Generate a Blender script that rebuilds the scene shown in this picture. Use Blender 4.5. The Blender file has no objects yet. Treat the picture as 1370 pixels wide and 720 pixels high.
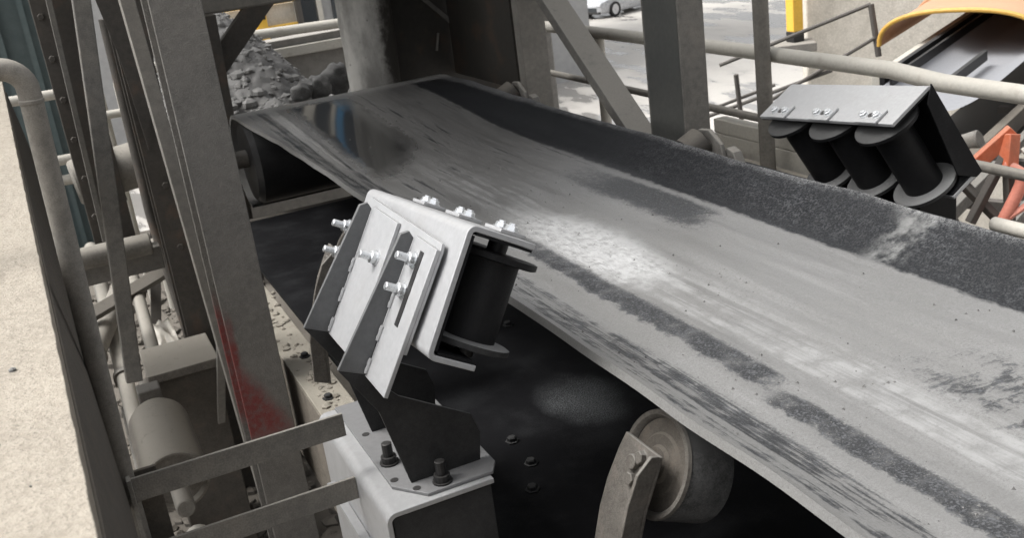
import bpy, math, random
from mathutils import Vector as V, Matrix, noise as mnoise
random.seed(7)
S = bpy.context.scene
COL = S.collection

# ------------------------------------------------------------------ camera
# world: +Y runs along the belt away from the camera, +X across the belt, camera at the origin
cd = bpy.data.cameras.new('camera'); cam = bpy.data.objects.new('camera', cd); COL.objects.link(cam)
Rw = Matrix(((0.9003, -0.4171, -0.1246), (0.2494, 0.2596, 0.9330), (-0.3568, -0.8710, 0.3378)))
q_ = Rw.transposed().to_quaternion(); q_.normalize()
cam.rotation_mode = 'QUATERNION'; cam.rotation_quaternion = q_
cd.sensor_width = 36; cd.lens = 37.2; cd.clip_start = 0.02; cd.clip_end = 800
cd.dof.use_dof = True; cd.dof.focus_distance = 1.75; cd.dof.aperture_fstop = 14
S.camera = cam
# ------------------------------------------------------------------ sky, sun, exposure
SUN_EL, SUN_AZ = math.radians(58), math.radians(-75)      # azimuth measured from +Y towards +X
w = bpy.data.worlds.new('World'); S.world = w; w.use_nodes = True
wt = w.node_tree; bg = wt.nodes['Background']
sk = wt.nodes.new('ShaderNodeTexSky'); sk.sky_type = 'NISHITA'; sk.sun_disc = False
sk.sun_elevation = SUN_EL; sk.sun_rotation = SUN_AZ; sk.air_density = 1.0; sk.dust_density = 6.0; sk.ozone_density = 1.0
hs = wt.nodes.new('ShaderNodeHueSaturation'); hs.inputs['Saturation'].default_value = 0.12
wt.links.new(sk.outputs[0], hs.inputs['Color']); wt.links.new(hs.outputs[0], bg.inputs[0])
bg.inputs[1].default_value = 0.13
sl = bpy.data.lights.new('sun', 'SUN'); sl.energy = 1.3; sl.angle = math.radians(22); sl.color = (1, 0.98, 0.95)
so = bpy.data.objects.new('sun', sl); COL.objects.link(so)
sd = V((math.sin(SUN_AZ)*math.cos(SUN_EL), math.cos(SUN_AZ)*math.cos(SUN_EL), math.sin(SUN_EL)))
so.rotation_mode = 'QUATERNION'; so.rotation_quaternion = sd.to_track_quat('Z', 'Y'); so.location = (0, 0, 20)
vs = S.view_settings; vs.view_transform = 'Standard'; vs.look = 'None'; vs.gamma = 1; vs.exposure = 1.08

# ------------------------------------------------------------------ mesh helpers
class MB:
    def __init__(s): s.v = []; s.f = []
    def add(s, vs, fs):
        b = len(s.v); s.v += [V(x) for x in vs]; s.f += [tuple(i+b for i in f) for f in fs]; return s
    def obox(s, c, ax, ay, az):
        c, ax, ay, az = V(c), V(ax), V(ay), V(az)
        if ax.cross(ay).dot(az) < 0: az = -az
        p = [c+i*ax+j*ay+k*az for k in (-1, 1) for j in (-1, 1) for i in (-1, 1)]
        return s.add(p, [(0,2,3,1),(4,5,7,6),(0,1,5,4),(2,6,7,3),(0,4,6,2),(1,3,7,5)])
    def box(s, x0, x1, y0, y1, z0, z1):
        return s.obox(((x0+x1)/2, (y0+y1)/2, (z0+z1)/2), ((x1-x0)/2,0,0), (0,(y1-y0)/2,0), (0,0,(z1-z0)/2))
    def beam(s, p, q, wd, ht, side=(1,0,0)):
        p, q = V(p), V(q); d = (q-p); L = d.length/2; d.normalize()
        sx = V(side); sx = (sx - d*sx.dot(d)).normalized(); sy = d.cross(sx)
        return s.obox((p+q)/2, sx*wd/2, sy*ht/2, d*L)
    def rings(s, rings, caps=True, closed=False):
        n = len(rings[0]); b = len(s.v)
        for r in rings: s.v += [V(x) for x in r]
        m = len(rings)
        for i in range(m if closed else m-1):
            i2 = (i+1) % m
            for j in range(n): s.f.append((b+i*n+j, b+i*n+(j+1)%n, b+i2*n+(j+1)%n, b+i2*n+j))
        if caps and not closed:
            s.f.append(tuple(b+j for j in reversed(range(n)))); s.f.append(tuple(b+(m-1)*n+j for j in range(n)))
        return s
    def lathe(s, p, d, prof, n=28, caps=True):          # prof: (distance along d, radius)
        p, d = V(p), V(d).normalized(); x = d.orthogonal().normalized(); y = d.cross(x)
        return s.rings([[p+d*t+(x*math.cos(2*math.pi*k/n)+y*math.sin(2*math.pi*k/n))*r for k in range(n)] for t, r in prof], caps)
    def cyl(s, p, q, r, n=20):
        p, q = V(p), V(q); L = (q-p).length; b = min(r*.12, L*.2)
        return s.lathe(p, q-p, [(0, r-b), (b, r), (L-b, r), (L, r-b)], n)
    def tube(s, pts, r, n=14):
        pts = [V(p) for p in pts]; rings = []; x = None
        for i, p in enumerate(pts):
            d = (pts[min(i+1, len(pts)-1)]-pts[max(i-1, 0)]).normalized()
            x = d.orthogonal().normalized() if x is None else (x-d*x.dot(d)).normalized()
            y = d.cross(x); rings.append([p+(x*math.cos(2*math.pi*k/n)+y*math.sin(2*math.pi*k/n))*r for k in range(n)])
        return s.rings(rings)
    def prism(s, pts, ext):
        pts = [V(p) for p in pts]; ext = V(ext); n = len(pts)
        nrm = V((0,0,0))
        for i in range(n): nrm += pts[i].cross(pts[(i+1) % n])
        if nrm.dot(ext) > 0: pts.reverse()
        return s.rings([[p+ext for p in reversed(pts)], list(reversed(pts))]) if False else s.add(
            pts+[p+ext for p in pts], [tuple(range(n)), tuple(range(2*n-1, n-1, -1))] + [(i, i+n, (i+1) % n+n, (i+1) % n) for i in range(n)])
    def grid(s, fn, nu, nv):
        b = len(s.v)
        for j in range(nv+1):
            for i in range(nu+1): s.v.append(V(fn(i/nu, j/nv)))
        for j in range(nv):
            for i in range(nu):
                a = b+j*(nu+1)+i; s.f.append((a, a+1, a+nu+2, a+nu+1))
        return s
    def mesh(s, name, mat, sharp=32):
        m = bpy.data.meshes.new(name); m.from_pydata(s.v, [], s.f); m.update()
        m.polygons.foreach_set('use_smooth', [True]*len(m.polygons)); m.set_sharp_from_angle(angle=math.radians(sharp))
        m.materials.append(mat); return m
    def build(s, name, mat, parent=None, bev=0, sharp=32):
        o = bpy.data.objects.new(name, s.mesh(name, mat, sharp)); COL.objects.link(o)
        if parent:
            o.parent = parent; top = parent
            off = V((0,0,0))
            while top: off += top.location; top = top.parent
            o.location = -off
        if bev:
            b = o.modifiers.new('bevel', 'BEVEL'); b.width = bev; b.segments = 2; b.limit_method = 'ANGLE'; b.angle_limit = math.radians(40)
        return o
def tag(o, label, cat, group=None):
    o['label'] = label; o['category'] = cat
    if group: o['group'] = group
    return o
def thing(name, label, cat, loc, group=None):
    o = bpy.data.objects.new(name, None); COL.objects.link(o); o.location = loc; o.empty_display_size = .1
    return tag(o, label, cat, group)
def struct(o): o['kind'] = 'structure'; return o
def stuff(o): o['kind'] = 'stuff'; return o
def place(name, mesh, parent, loc, zaxis=(0,0,1), spin=0, scale=1):
    o = bpy.data.objects.new(name, mesh); COL.objects.link(o)
    q = V(zaxis).normalized().to_track_quat('Z', 'Y') @ Matrix.Rotation(spin, 4, 'Z').to_quaternion()
    o.rotation_mode = 'QUATERNION'; o.rotation_quaternion = q; o.scale = (scale,)*3
    off = V((0,0,0)); p = parent
    while p: off += p.location; p = p.parent
    o.parent = parent; o.location = V(loc)-off
    return o

# ------------------------------------------------------------------ material helpers
class NT:
    def __init__(s, name):
        s.m = bpy.data.materials.new(name); s.m.use_nodes = True; s.t = s.m.node_tree
        s.b = s.t.nodes['Principled BSDF']; s.tc = s.t.nodes.new('ShaderNodeTexCoord')
    def n(s, ty): return s.t.nodes.new(ty)
    def put(s, sock, v):
        if isinstance(v, bpy.types.NodeSocket): s.t.links.new(v, sock)
        elif isinstance(v, (tuple, list)) and len(v) == 3 and sock.type == 'RGBA': sock.default_value = (*v, 1)
        else: sock.default_value = v
    def math(s, op, a, b=0.0, c=None, clamp=False):
        n = s.n('ShaderNodeMath'); n.operation = op; n.use_clamp = clamp; s.put(n.inputs[0], a); s.put(n.inputs[1], b)
        if c is not None: s.put(n.inputs[2], c)
        return n.outputs[0]
    def ramp(s, v, a, b, lo=0.0, hi=1.0, smooth=True):
        n = s.n('ShaderNodeMapRange'); n.interpolation_type = 'SMOOTHSTEP' if smooth else 'LINEAR'
        s.put(n.inputs[0], v); s.put(n.inputs[1], a); s.put(n.inputs[2], b); s.put(n.inputs[3], lo); s.put(n.inputs[4], hi); return n.outputs[0]
    def noise(s, scale, detail=4, rough=.55, stretch=(1,1,1), off=(0,0,0), dist=0.0):
        mp = s.n('ShaderNodeMapping'); mp.inputs['Scale'].default_value = stretch; mp.inputs['Location'].default_value = off
        s.t.links.new(s.tc.outputs['Object'], mp.inputs[0])
        n = s.n('ShaderNodeTexNoise'); n.inputs['Scale'].default_value = scale; n.inputs['Detail'].default_value = detail
        n.inputs['Roughness'].default_value = rough; n.inputs['Distortion'].default_value = dist
        s.t.links.new(mp.outputs[0], n.inputs['Vector']); return n.outputs[0]
    def mix(s, f, a, b):
        n = s.n('ShaderNodeMix'); n.data_type = 'RGBA'; s.put(n.inputs[0], f); s.put(n.inputs[6], a); s.put(n.inputs[7], b); return n.outputs[2]
    def mixf(s, f, a, b):
        n = s.n('ShaderNodeMix'); s.put(n.inputs[0], f); s.put(n.inputs[2], a); s.put(n.inputs[3], b); return n.outputs[0]
    def bump(s, h, strength, dist=.002):
        n = s.n('ShaderNodeBump'); n.inputs['Strength'].default_value = strength; n.inputs['Distance'].default_value = dist
        s.t.links.new(h, n.inputs['Height']); s.t.links.new(n.outputs[0], s.b.inputs['Normal'])
    def xyz(s):
        n = s.n('ShaderNodeSeparateXYZ'); s.t.links.new(s.tc.outputs['Object'], n.inputs[0]); return n.outputs
    def up(s):
        g = s.n('ShaderNodeNewGeometry'); n = s.n('ShaderNodeSeparateXYZ'); s.t.links.new(g.outputs['Normal'], n.inputs[0]); return n.outputs[2]
    def done(s, col, rough, metal=0.0):
        s.put(s.b.inputs['Base Color'], col); s.put(s.b.inputs['Roughness'], rough); s.put(s.b.inputs['Metallic'], metal); return s.m

def mul(c, k): return tuple(x*k for x in c)
DUST = (.36, .33, .285)
def dusty(name, base, rough=.55, metal=0.0, dust=DUST, top=.9, side=.35, sc=9, rust=0.0, bump=.35):
    """painted or bare surface with settled dust: thick on upward faces, patchy on the sides"""
    t = NT(name); n1 = t.noise(sc, 6, .65); n2 = t.noise(sc*7, 4, .6); n3 = t.noise(sc*45, 2, .5)
    col = t.mix(n2, mul(base, .75), mul(base, 1.25))
    if rust: col = t.mix(t.math('MULTIPLY', t.ramp(n1, .52, .68), rust), col, (.11, .052, .025))
    upf = t.math('MULTIPLY', t.ramp(t.up(), .25, .85), top)
    mott = t.math('ADD', t.math('MULTIPLY', n1, .6), t.math('MULTIPLY', n2, .4))
    mott2 = t.math('ADD', t.math('MULTIPLY', n1, .45), t.math('ADD', t.math('MULTIPLY', n2, .25), t.math('MULTIPLY', n3, .30)))
    sd_ = t.math('MULTIPLY', t.ramp(mott2, .30, .74), side*1.1)
    f = t.math('MAXIMUM', t.math('MULTIPLY', upf, t.ramp(mott, .22, .46)), sd_)
    dcol = t.mix(n3, mul(dust, .72), mul(dust, 1.18))
    c = t.mix(f, col, dcol)
    t.bump(t.math('ADD', t.math('MULTIPLY', n3, .7), n2), bump, .0015)
    return t.done(c, t.mixf(f, rough, .92), t.math('MULTIPLY', t.math('SUBTRACT', 1.0, f), metal))

M = {}
M['steel'] = dusty('dusty_structural_steel', (.10, .096, .089), .6, 0, (.275, .258, .228), .95, .65, 7, .12, .8)
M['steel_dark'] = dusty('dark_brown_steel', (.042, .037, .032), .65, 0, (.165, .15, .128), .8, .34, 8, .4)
M['steel_light'] = dusty('pale_dusty_steel', (.17, .16, .145), .6, 0, (.32, .30, .262), .9, .55, 8)
M['shade_grey'] = dusty('shaded_grey_steel', (.062, .064, .061), .5, 0, (.16, .15, .13), .9, .25, 8)
M['pipe'] = dusty('dusty_pipe', (.11, .102, .09), .6, 0, (.29, .27, .235), .9, .65, 14)
M['rail'] = dusty('cream_rail', (.42, .40, .355), .5, 0, (.48, .455, .40), .7, .4, 12, .3)
M['rust'] = dusty('dusty_rusty_iron', (.07, .06, .05), .7, .2, (.2, .19, .172), .95, .75, 30, .3, 1.0)
M['silver'] = dusty('zinc_grey_paint', (.40, .405, .415), .34, .3, (.26, .255, .245), .45, .4, 15, .06, .1)
M['foot_grey'] = dusty('grey_foot_plate', (.20, .203, .21), .4, .3, (.2, .196, .19), .45, .4, 15, .06, .1)
M['dusty_flange'] = dusty('dusty_black_flange', (.012, .012, .013), .5, 0, (.20, .2, .197), .95, .25, 30, 0, .4)
M['silver_shade'] = dusty('shaded_grey_angle', (.10, .103, .107), .45, .2, (.25, .245, .235), .35, .15, 10, 0, .06)  # darker copy of the silver, with the upstand leg's shade in its colour
M['zinc'] = dusty('bright_zinc', (.7, .72, .74), .25, .9, (.5, .48, .45), .3, .1, 30, 0, .05)
M['blackbolt'] = dusty('black_bolt', (.012, .012, .013), .4, .3, (.2, .19, .18), .2, .05, 30)
M['rubber'] = dusty('black_rubber', (.011, .011, .012), .42, 0, (.13, .13, .127), .35, .1, 20, 0, .15)
M['rollskin'] = dusty('dusty_roll_skin', (.018, .018, .019), .5, 0, (.19, .19, .187), .6, .7, 34, 0, .5)
M['shade_black'] = dusty('shade_black_plate', (.02, .02, .021), .5, 0, (.1, .1, .098), .4, .25, 14, 0, .1)  # near-black carries the shade on the gusset foot and base end
M['poly'] = dusty('black_rubber_roller', (.007, .007, .008), .5, 0, (.11, .11, .108), .5, .10, 30, 0, .3)
t = NT('sunlit_sandy_ledge'); n1 = t.noise(12, 6, .65); n2 = t.noise(85, 5, .7); n3 = t.noise(260, 3, .6)
c = t.mix(t.ramp(n1, .3, .7), (.25, .22, .18), (.315, .28, .23)); c = t.mix(t.math('MULTIPLY', t.ramp(n2, .40, .60), .6), c, (.365, .328, .272)); c = t.mix(t.math('MULTIPLY', t.ramp(n3, .55, .68), .55), c, (.14, .125, .105))
t.bump(t.math('ADD', n2, t.math('MULTIPLY', n3, .6)), .9, .003); M['ledge'] = t.done(c, .9)
M['concrete'] = dusty('sunlit_dusty_ledge', (.27, .24, .198), .9, 0, (.37, .332, .275), .8, .5, 26, 0, 1.0)
M['plate_brown'] = dusty('brown_dusty_plate', (.06, .052, .043), .8, 0, (.15, .133, .11), .9, .55, 22, .2, .8)
M['dustdrum'] = dusty('dust_coated_drum', (.09, .08, .068), .8, 0, (.31, .287, .247), 1, .55, 24, .15, .9)
M['mud'] = dusty('caked_dust_floor', (.045, .04, .034), .9, 0, (.17, .152, .128), .75, .5, 7, 0, 1)
M['rock'] = dusty('grey_gravel', (.05, .049, .048), .85, 0, (.27, .265, .255), .7, .4, 9, 0, 1)
M['stringer'] = dusty('dust_caked_channel', (.13, .11, .09), .8, 0, (.36, .33, .275), 1, .6, 18, .2, .9)
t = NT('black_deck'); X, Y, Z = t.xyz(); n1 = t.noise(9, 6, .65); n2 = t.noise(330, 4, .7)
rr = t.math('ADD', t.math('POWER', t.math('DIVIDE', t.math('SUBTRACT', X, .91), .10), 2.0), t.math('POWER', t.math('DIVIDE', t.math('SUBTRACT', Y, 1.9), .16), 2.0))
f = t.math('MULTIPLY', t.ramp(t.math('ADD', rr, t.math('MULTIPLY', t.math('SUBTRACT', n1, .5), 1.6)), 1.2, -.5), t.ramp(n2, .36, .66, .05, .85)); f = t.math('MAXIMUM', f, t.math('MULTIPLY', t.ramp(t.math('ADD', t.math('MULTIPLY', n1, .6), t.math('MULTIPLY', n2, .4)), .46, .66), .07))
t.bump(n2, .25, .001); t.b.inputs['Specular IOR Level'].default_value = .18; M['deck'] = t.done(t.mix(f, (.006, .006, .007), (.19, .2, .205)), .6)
M['chute'] = dusty('dark_chute_steel', (.03, .027, .023), .6, 0, (.1, .09, .075), .6, .2, 6, .3)
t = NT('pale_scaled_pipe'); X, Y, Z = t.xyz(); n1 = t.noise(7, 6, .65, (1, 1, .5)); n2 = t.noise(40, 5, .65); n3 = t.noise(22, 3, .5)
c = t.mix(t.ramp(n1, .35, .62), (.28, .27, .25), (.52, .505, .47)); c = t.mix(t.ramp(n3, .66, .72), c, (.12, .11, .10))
shade_m = t.ramp(t.math('ADD', X, t.math('ADD', t.math('MULTIPLY', t.math('SUBTRACT', n1, .5), .22), t.math('MULTIPLY', t.math('SUBTRACT', n2, .5), .08))), 1.36, 1.44)  # darkens the chute side: shade from the plate put into the pipe colour
c = t.mix(shade_m, c, (.055, .05, .044)); t.bump(t.math('ADD', n2, n1), .6, .006); M['lining'] = t.done(c, .8)
M['teal'] = dusty('teal_cladding', (.075, .105, .105), .6, 0, (.15, .155, .15), .4, .3, 2, 0, .1)
M['wallc'] = dusty('stained_concrete_wall', (.46, .43, .375), .9, 0, (.72, .68, .61), .7, .75, 1.2, .12, .4)
M['bank'] = dusty('bunker_concrete', (.19, .18, .165), .9, 0, (.36, .34, .31), .8, .5, 4, 0, .8)
M['yellow'] = dusty('yellow_paint', (.72, .42, .03), .5, 0, (.5, .42, .28), .3, .2, 5, .15)
M['hood'] = dusty('orange_yellow_cover', (.40, .19, .09), .6, 0, (.46, .29, .19), .7, .25, 4, 0, .1)
M['hoodedge'] = dusty('yellow_cover_rim', (.5, .29, .05), .5, 0, (.48, .33, .16), .2, .1, 4)
M['red'] = dusty('orange_red_paint', (.5, .1, .035), .5, 0, (.42, .28, .2), .5, .3, 10, .2)
M['pink'] = dusty('faded_red_hose', (.6, .19, .13), .5, 0, (.5, .36, .3), .4, .2, 12)
M['darkrail'] = dusty('thin_dark_rail', (.05, .045, .04), .6, 0, (.2, .18, .16), .4, .2, 12)
M['carpaint'] = dusty('white_car_paint', (.5, .51, .53), .25, .3, (.45, .44, .42), .1, .1, 2, 0, .02)
M['tyre'] = dusty('tyre_rubber', (.02, .02, .02), .8, 0, (.15, .14, .13), .2, .1, 5)
M['alloy'] = dusty('alloy_wheel', (.6, .6, .61), .35, .6, (.4, .38, .36), .2, .1, 5)
M['glass'] = NT('dark_glass').done((.02, .025, .03), .08)
M['lamp'] = NT('clear_headlamp').done((.75, .77, .8), .12)
M['white'] = dusty('white_render', (.30, .30, .30), .8, 0, (.4, .39, .37), .3, .2, .6, 0, .1)
M['blue'] = NT('blue_panel').done((.06, .2, .36), .4)
M['band'] = dusty('grey_conveyor_rubber', (.10, .105, .118), .32, 0, (.30, .305, .32), .75, .3, 3, 0, .1)

for k in ('poly', 'rubber', 'shade_black', 'rollskin'): M[k].node_tree.nodes['Principled BSDF'].inputs['Specular IOR Level'].default_value = .22
M['disc'] = dusty('brown_recessed_disc', (.05, .042, .034), .75, 0, (.16, .143, .12), .6, .7, 34, .3, 1.0)
M['gravel'] = dusty('pale_loose_gravel', (.13, .127, .122), .85, 0, (.30, .295, .283), .9, .7, 14, 0, 1)
# column with red paint daubed near its foot
t = NT('dusty_column_with_red_paint'); X, Y, Z = t.xyz(); n1 = t.noise(8, 6, .65); n2 = t.noise(60, 4, .6); n3 = t.noise(350, 2)
c = t.mix(t.ramp(n1, .25, .75), (.11, .105, .097), (.16, .151, .138)); c = t.mix(t.math('MULTIPLY', t.ramp(t.math('ADD', t.math('MULTIPLY', n2, .4), t.math('MULTIPLY', n3, .6)), .42, .68), .7), c, (.22, .208, .188))
zz = t.math('ADD', Z, t.math('MULTIPLY', t.math('SUBTRACT', n1, .5), .25))
xw = t.math('ADD', X, t.math('MULTIPLY', t.math('SUBTRACT', n1, .5), .04))
stre = t.math('MULTIPLY', t.math('MULTIPLY', t.ramp(zz, -.86, -1.0), t.ramp(Z, -1.27, -1.20)), t.ramp(xw, .277, .262))
redm = t.math('MULTIPLY', t.math('MULTIPLY', t.ramp(zz, -.90, -1.04), t.ramp(Z, -1.27, -1.20)), t.ramp(t.math('ADD', xw, t.math('MULTIPLY', t.math('ADD', Z, 1.1), .5)), .33, .27))
redm = t.math('MAXIMUM', redm, stre)
c = t.mix(t.math('MULTIPLY', redm, t.ramp(n2, .3, .6, .45, .9)), c, (.17, .022, .02))
t.bump(t.math('ADD', n3, t.math('MULTIPLY', n2, 1.5)), .8, .002); M['column_red'] = t.done(c, .75)

# belt: dusty rubber with wet and scraped streaks along the run
t = NT('dusty_wet_conveyor_belt'); X, Y, Z = t.xyz()
nl = t.noise(1.0, 5, .6, (26, 1.6, 1)); nl2 = t.noise(1.0, 5, .65, (60, 2.2, 1), (3, 7, 0)); nb = t.noise(3.2, 6, .62); nm = t.noise(22, 5, .6)
nl3 = t.noise(1.0, 4, .6, (75, 1.3, 1), (9, 2, 0)); ncr = t.noise(1.0, 6, .7, (22, 60, 1), (1, 2, 0), .6); nf = t.noise(230, 3, .65); nf2 = t.noise(620, 2, .6); ns = t.noise(75, 4, .7, (1, .55, 1))
def wob(a, k): return t.math('MULTIPLY', t.math('SUBTRACT', a, .5), k)
xd = t.math('ADD', t.math('ADD', X, wob(nm, .022)), t.math('ADD', wob(nb, .05), wob(ns, .02)))
yd = t.math('ADD', Y, t.math('ADD', wob(nm, .12), wob(nb, .35)))
def bandx(a, b, c_, d, x=None): x = x or xd; return t.math('MULTIPLY', t.ramp(x, a, b), t.ramp(x, d, c_))
def bandy(a, b, c_, d): return t.math('MULTIPLY', t.ramp(yd, a, b), t.ramp(yd, d, c_))
def mx(*a):
    r = a[0]
    for k in a[1:]: r = t.math('MAXIMUM', r, k)
    return r
def ml(a, b): return t.math('MULTIPLY', a, b)
xs = t.math('ADD', X, t.math('ADD', wob(ns, .022), t.math('ADD', wob(nm, .022), wob(nb, .02))))
wing = t.ramp(xs, 1.352, 1.366)
yn = t.math('ADD', Y, wob(ns, .04))
strip1 = ml(bandx(.852, .882, .912, .945, xs), t.ramp(yn, 1.13, 1.24)); strip1 = ml(ml(strip1, t.ramp(Y, 2.5, 1.9)), t.ramp(nm, .3, .6, .62, .88))
strip2 = ml(bandx(.832, .855, .885, .912, xs), ml(t.ramp(yn, 1.24, 1.12), t.ramp(nm, .3, .6, .58, .86)))
nearw = ml(bandx(.685, .70, .79, .84, xs), ml(t.ramp(t.math('ADD', ml(nl3, .65), ml(nm, .35)), .40, .60), .9))
nearw2 = ml(bandx(.770, .776, .779, .784, xs), .6)
patch1 = ml(ml(bandx(1.16, 1.25, 1.32, 1.36), bandy(1.80, 2.0, 2.3, 2.9)), .75)
patch2 = ml(ml(bandx(1.0, 1.09, 1.19, 1.28), ml(t.ramp(yd, 1.34, 1.0), t.ramp(t.math('ADD', ml(ncr, .55), ml(nm, .45)), .38, .62))), .75)
patch3 = ml(ml(t.ramp(nl2, .55, .66), t.ramp(Y, 2.1, 2.9)), .8)
far = t.ramp(t.math('ADD', yd, t.math('MULTIPLY', t.math('SUBTRACT', X, 1.0), .5)), 2.1, 3.4)
dk = mx(strip1, strip2, nearw, nearw2, patch1, patch2, patch3)
dk = t.ramp(t.math('ADD', dk, ml(t.math('SUBTRACT', t.math('ADD', ml(nf, .6), ml(ns, .4)), .5), 1.5)), .30, .80)
dk = t.math('MAXIMUM', dk, wing)
ridge = ml(bandx(.742, .765, .785, .80), t.ramp(yd, 2.7, 3.3))
spk = t.ramp(t.math('ADD', ml(nf, .62), ml(ns, .38)), .47, .62)         # dust grains on the bare rubber
spk2 = t.ramp(t.math('ADD', ml(nf2, .6), ml(nf, .4)), .40, .62)
dust_l = t.mix(t.ramp(nl, .3, .7), (.155, .154, .15), (.235, .234, .23)); dust_l = t.mix(ml(t.ramp(nb, .38, .62), .7), dust_l, (.185, .183, .177))
dust_l = t.mix(ml(spk2, .72), dust_l, (.125, .122, .116)); dust_l = t.mix(ml(t.ramp(ns, .52, .7), .35), dust_l, (.15, .148, .142))
pale = ml(bandx(.93, .97, 1.02, 1.10), ml(t.ramp(nl2, .38, .6), t.ramp(nm, .3, .6))); dust_l = t.mix(ml(pale, .6), dust_l, (.34, .34, .335))
glare_r = t.math('ADD', t.math('POWER', t.math('DIVIDE', t.math('SUBTRACT', xd, 1.0), .10), 2.0), t.math('POWER', t.math('DIVIDE', t.math('SUBTRACT', yd, 2.0), .34), 2.0)); dust_l = t.mix(ml(t.ramp(glare_r, 1.4, .1), t.ramp(ns, .3, .62, .25, .9)), dust_l, (.5, .5, .495))  # pale ellipse: sky glare on the wet belt painted over the dust
wet_shade = t.mix(t.ramp(nl2, .3, .7), (.060, .058, .056), (.135, .132, .127))  # damp dust tone, darkened further to hold the far end's shade
dust_c = t.mix(ml(far, .85), dust_l, wet_shade)
rub = t.mix(ml(spk, t.mixf(wing, .55, t.ramp(nb, .35, .65, .06, .30))), (.010, .011, .013), (.17, .175, .185)); rub = t.mix(wing, t.mix(.12, rub, (.12, .12, .122)), rub)
farrub = t.mix(far, rub, (.014, .015, .017))
edge = mx(t.ramp(xs, 1.482, 1.51), t.ramp(xs, .693, .672)); farrub = t.mix(ml(edge, ml(spk2, .7)), farrub, (.3, .3, .3))
col = t.mix(t.math('MULTIPLY', dk, t.mixf(spk2, 1.0, .86)), dust_c, farrub)
# cross smear of dust over the far wing
sm = ml(t.ramp(t.math('ABSOLUTE', t.math('SUBTRACT', t.math('ADD', yd, t.math('MULTIPLY', X, -.35)), .99)), .045, .0), ml(wing, t.ramp(nm, .30, .6)))
col = t.mix(ml(sm, .45), col, (.36, .36, .35))
# puddle near the pulley
xp = t.math('ADD', X, t.math('ADD', wob(nm, .04), wob(nb, .06))); yp = t.math('ADD', Y, t.math('ADD', wob(nm, .1), wob(nb, .3)))
pud = ml(ml(t.ramp(xp, .812, .87), t.ramp(xp, 1.12, .98)), ml(t.ramp(t.math('ADD', yp, t.math('MULTIPLY', X, -1.2)), 1.85, 2.1), t.ramp(yp, 4.16, 4.08)))
col = t.mix(ml(ridge, .7), col, (.28, .275, .265)); col = t.mix(ml(t.ramp(Y, 4.10, 4.18), .7), col, (.26, .255, .245))
col = t.mix(pud, col, (.018, .018, .018))
grit = t.ramp(t.noise(140, 4, .75, (1, 1, 1), (5, 1, 0)), .57, .66); col = t.mix(ml(ml(grit, .32), t.math('SUBTRACT', 1.0, t.math('MAXIMUM', far, pud))), col, (.075, .074, .072))
rgh = t.mixf(dk, t.ramp(nl, .3, .7, .30, .52), .5); rgh = t.mixf(ml(t.ramp(glare_r, 1.6, .2), .8), rgh, .24); rgh = t.mixf(far, rgh, .33); rgh = t.mixf(pud, rgh, .06)
hgt = t.math('ADD', ml(nf, .6), t.math('ADD', ml(nm, .5), ml(dk, -.5)))
n = t.n('ShaderNodeBump'); n.inputs['Distance'].default_value = .0022
t.put(n.inputs['Strength'], t.math('SUBTRACT', .55, ml(pud, .55))); t.put(n.inputs['Height'], hgt); t.t.links.new(n.outputs[0], t.b.inputs['Normal'])
t.put(t.b.inputs['Specular IOR Level'], t.mixf(pud, t.mixf(far, t.mixf(dk, .55, .14), t.mixf(wing, .6, .2)), .6))
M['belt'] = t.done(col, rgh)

# yard: pale wet concrete with standing water
t = NT('wet_yard_concrete'); n1 = t.noise(.12, 6, .6); n2 = t.noise(.9, 5, .6, (1, .35, 1)); n3 = t.noise(12, 4)
c = t.mix(n1, (.36, .343, .315), (.56, .535, .495)); c = t.mix(t.ramp(n2, .42, .65), c, (.36, .34, .315)); c = t.mix(ml(t.ramp(n3, .55, .7), .3), c, (.2, .19, .175))
p = t.ramp(t.math('ADD', ml(n2, .6), ml(n1, .4)), .505, .55)
c = t.mix(ml(p, .6), c, (.13, .127, .12)); t.bump(n3, .15, .01); M['yard'] = t.done(c, t.mixf(p, .7, .06))

# ------------------------------------------------------------------ setting
o = struct(MB().grid(lambda u, v: (-250+500*u, -150+500*v, -6.0), 2, 2).build('yard_ground', M['yard']))
def fl(u, v):
    x, y = -3+5.2*u, -1.5+9.5*v; k = mnoise.noise(V((x*1.7, y*1.7, 0)))*.10+mnoise.noise(V((x*6, y*6, 3)))*.035
    return (x, y, -2.28+k+.22*max(0, (y-5.5)/2.5))
fm = MB().grid(fl, 60, 100); struct(fm.build('work_floor', M['mud'], sharp=180))
struct(MB().box(-3, 2.2, -1.5, 8, -5.99, -2.6).build('floor_base', M['bank']))
# loose debris on the floor, uncountable
def rock(mb, c, r, sub=1):
    th = random.random()*6
    pr = []
    for k, (t_, rr) in enumerate(((-.8, .45), (-.25, 1), (.4, .9), (.85, .4))):
        pr.append([V(c)+V((math.cos(th+j*math.pi/3)*rr, math.sin(th+j*math.pi/3)*rr, t_*.75))*r*random.uniform(.75, 1.2) for j in range(6)])
    mb.rings(pr)
mb = MB()
for i in range(1500):
    x, y = random.uniform(-.5, .7), random.uniform(3.5, 7.8); rock(mb, (x, y, fl((x+3)/5.2, (y+1.5)/9.5)[2]), random.choice((.006, .01, .015, .02, .03, .05)))
d = stuff(mb.build('debris', M['mud'], sharp=20)); tag(d, 'caked lumps of dust and rubble scattered on the lower floor', 'debris')
struct(MB().box(.1, 4.5, -1.9, -1.7, -4.0, 1.6).build('rear_sky_blocker', M['steel_dark']))  # unseen wall added behind the camera to cut sky light
struct(MB().box(-.5, 1.05, 2.35, 6.2, 1.3, 1.4).build('overhead_sky_blocker', M['steel_dark']))  # unseen slab added overhead to shade the left columns

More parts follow.
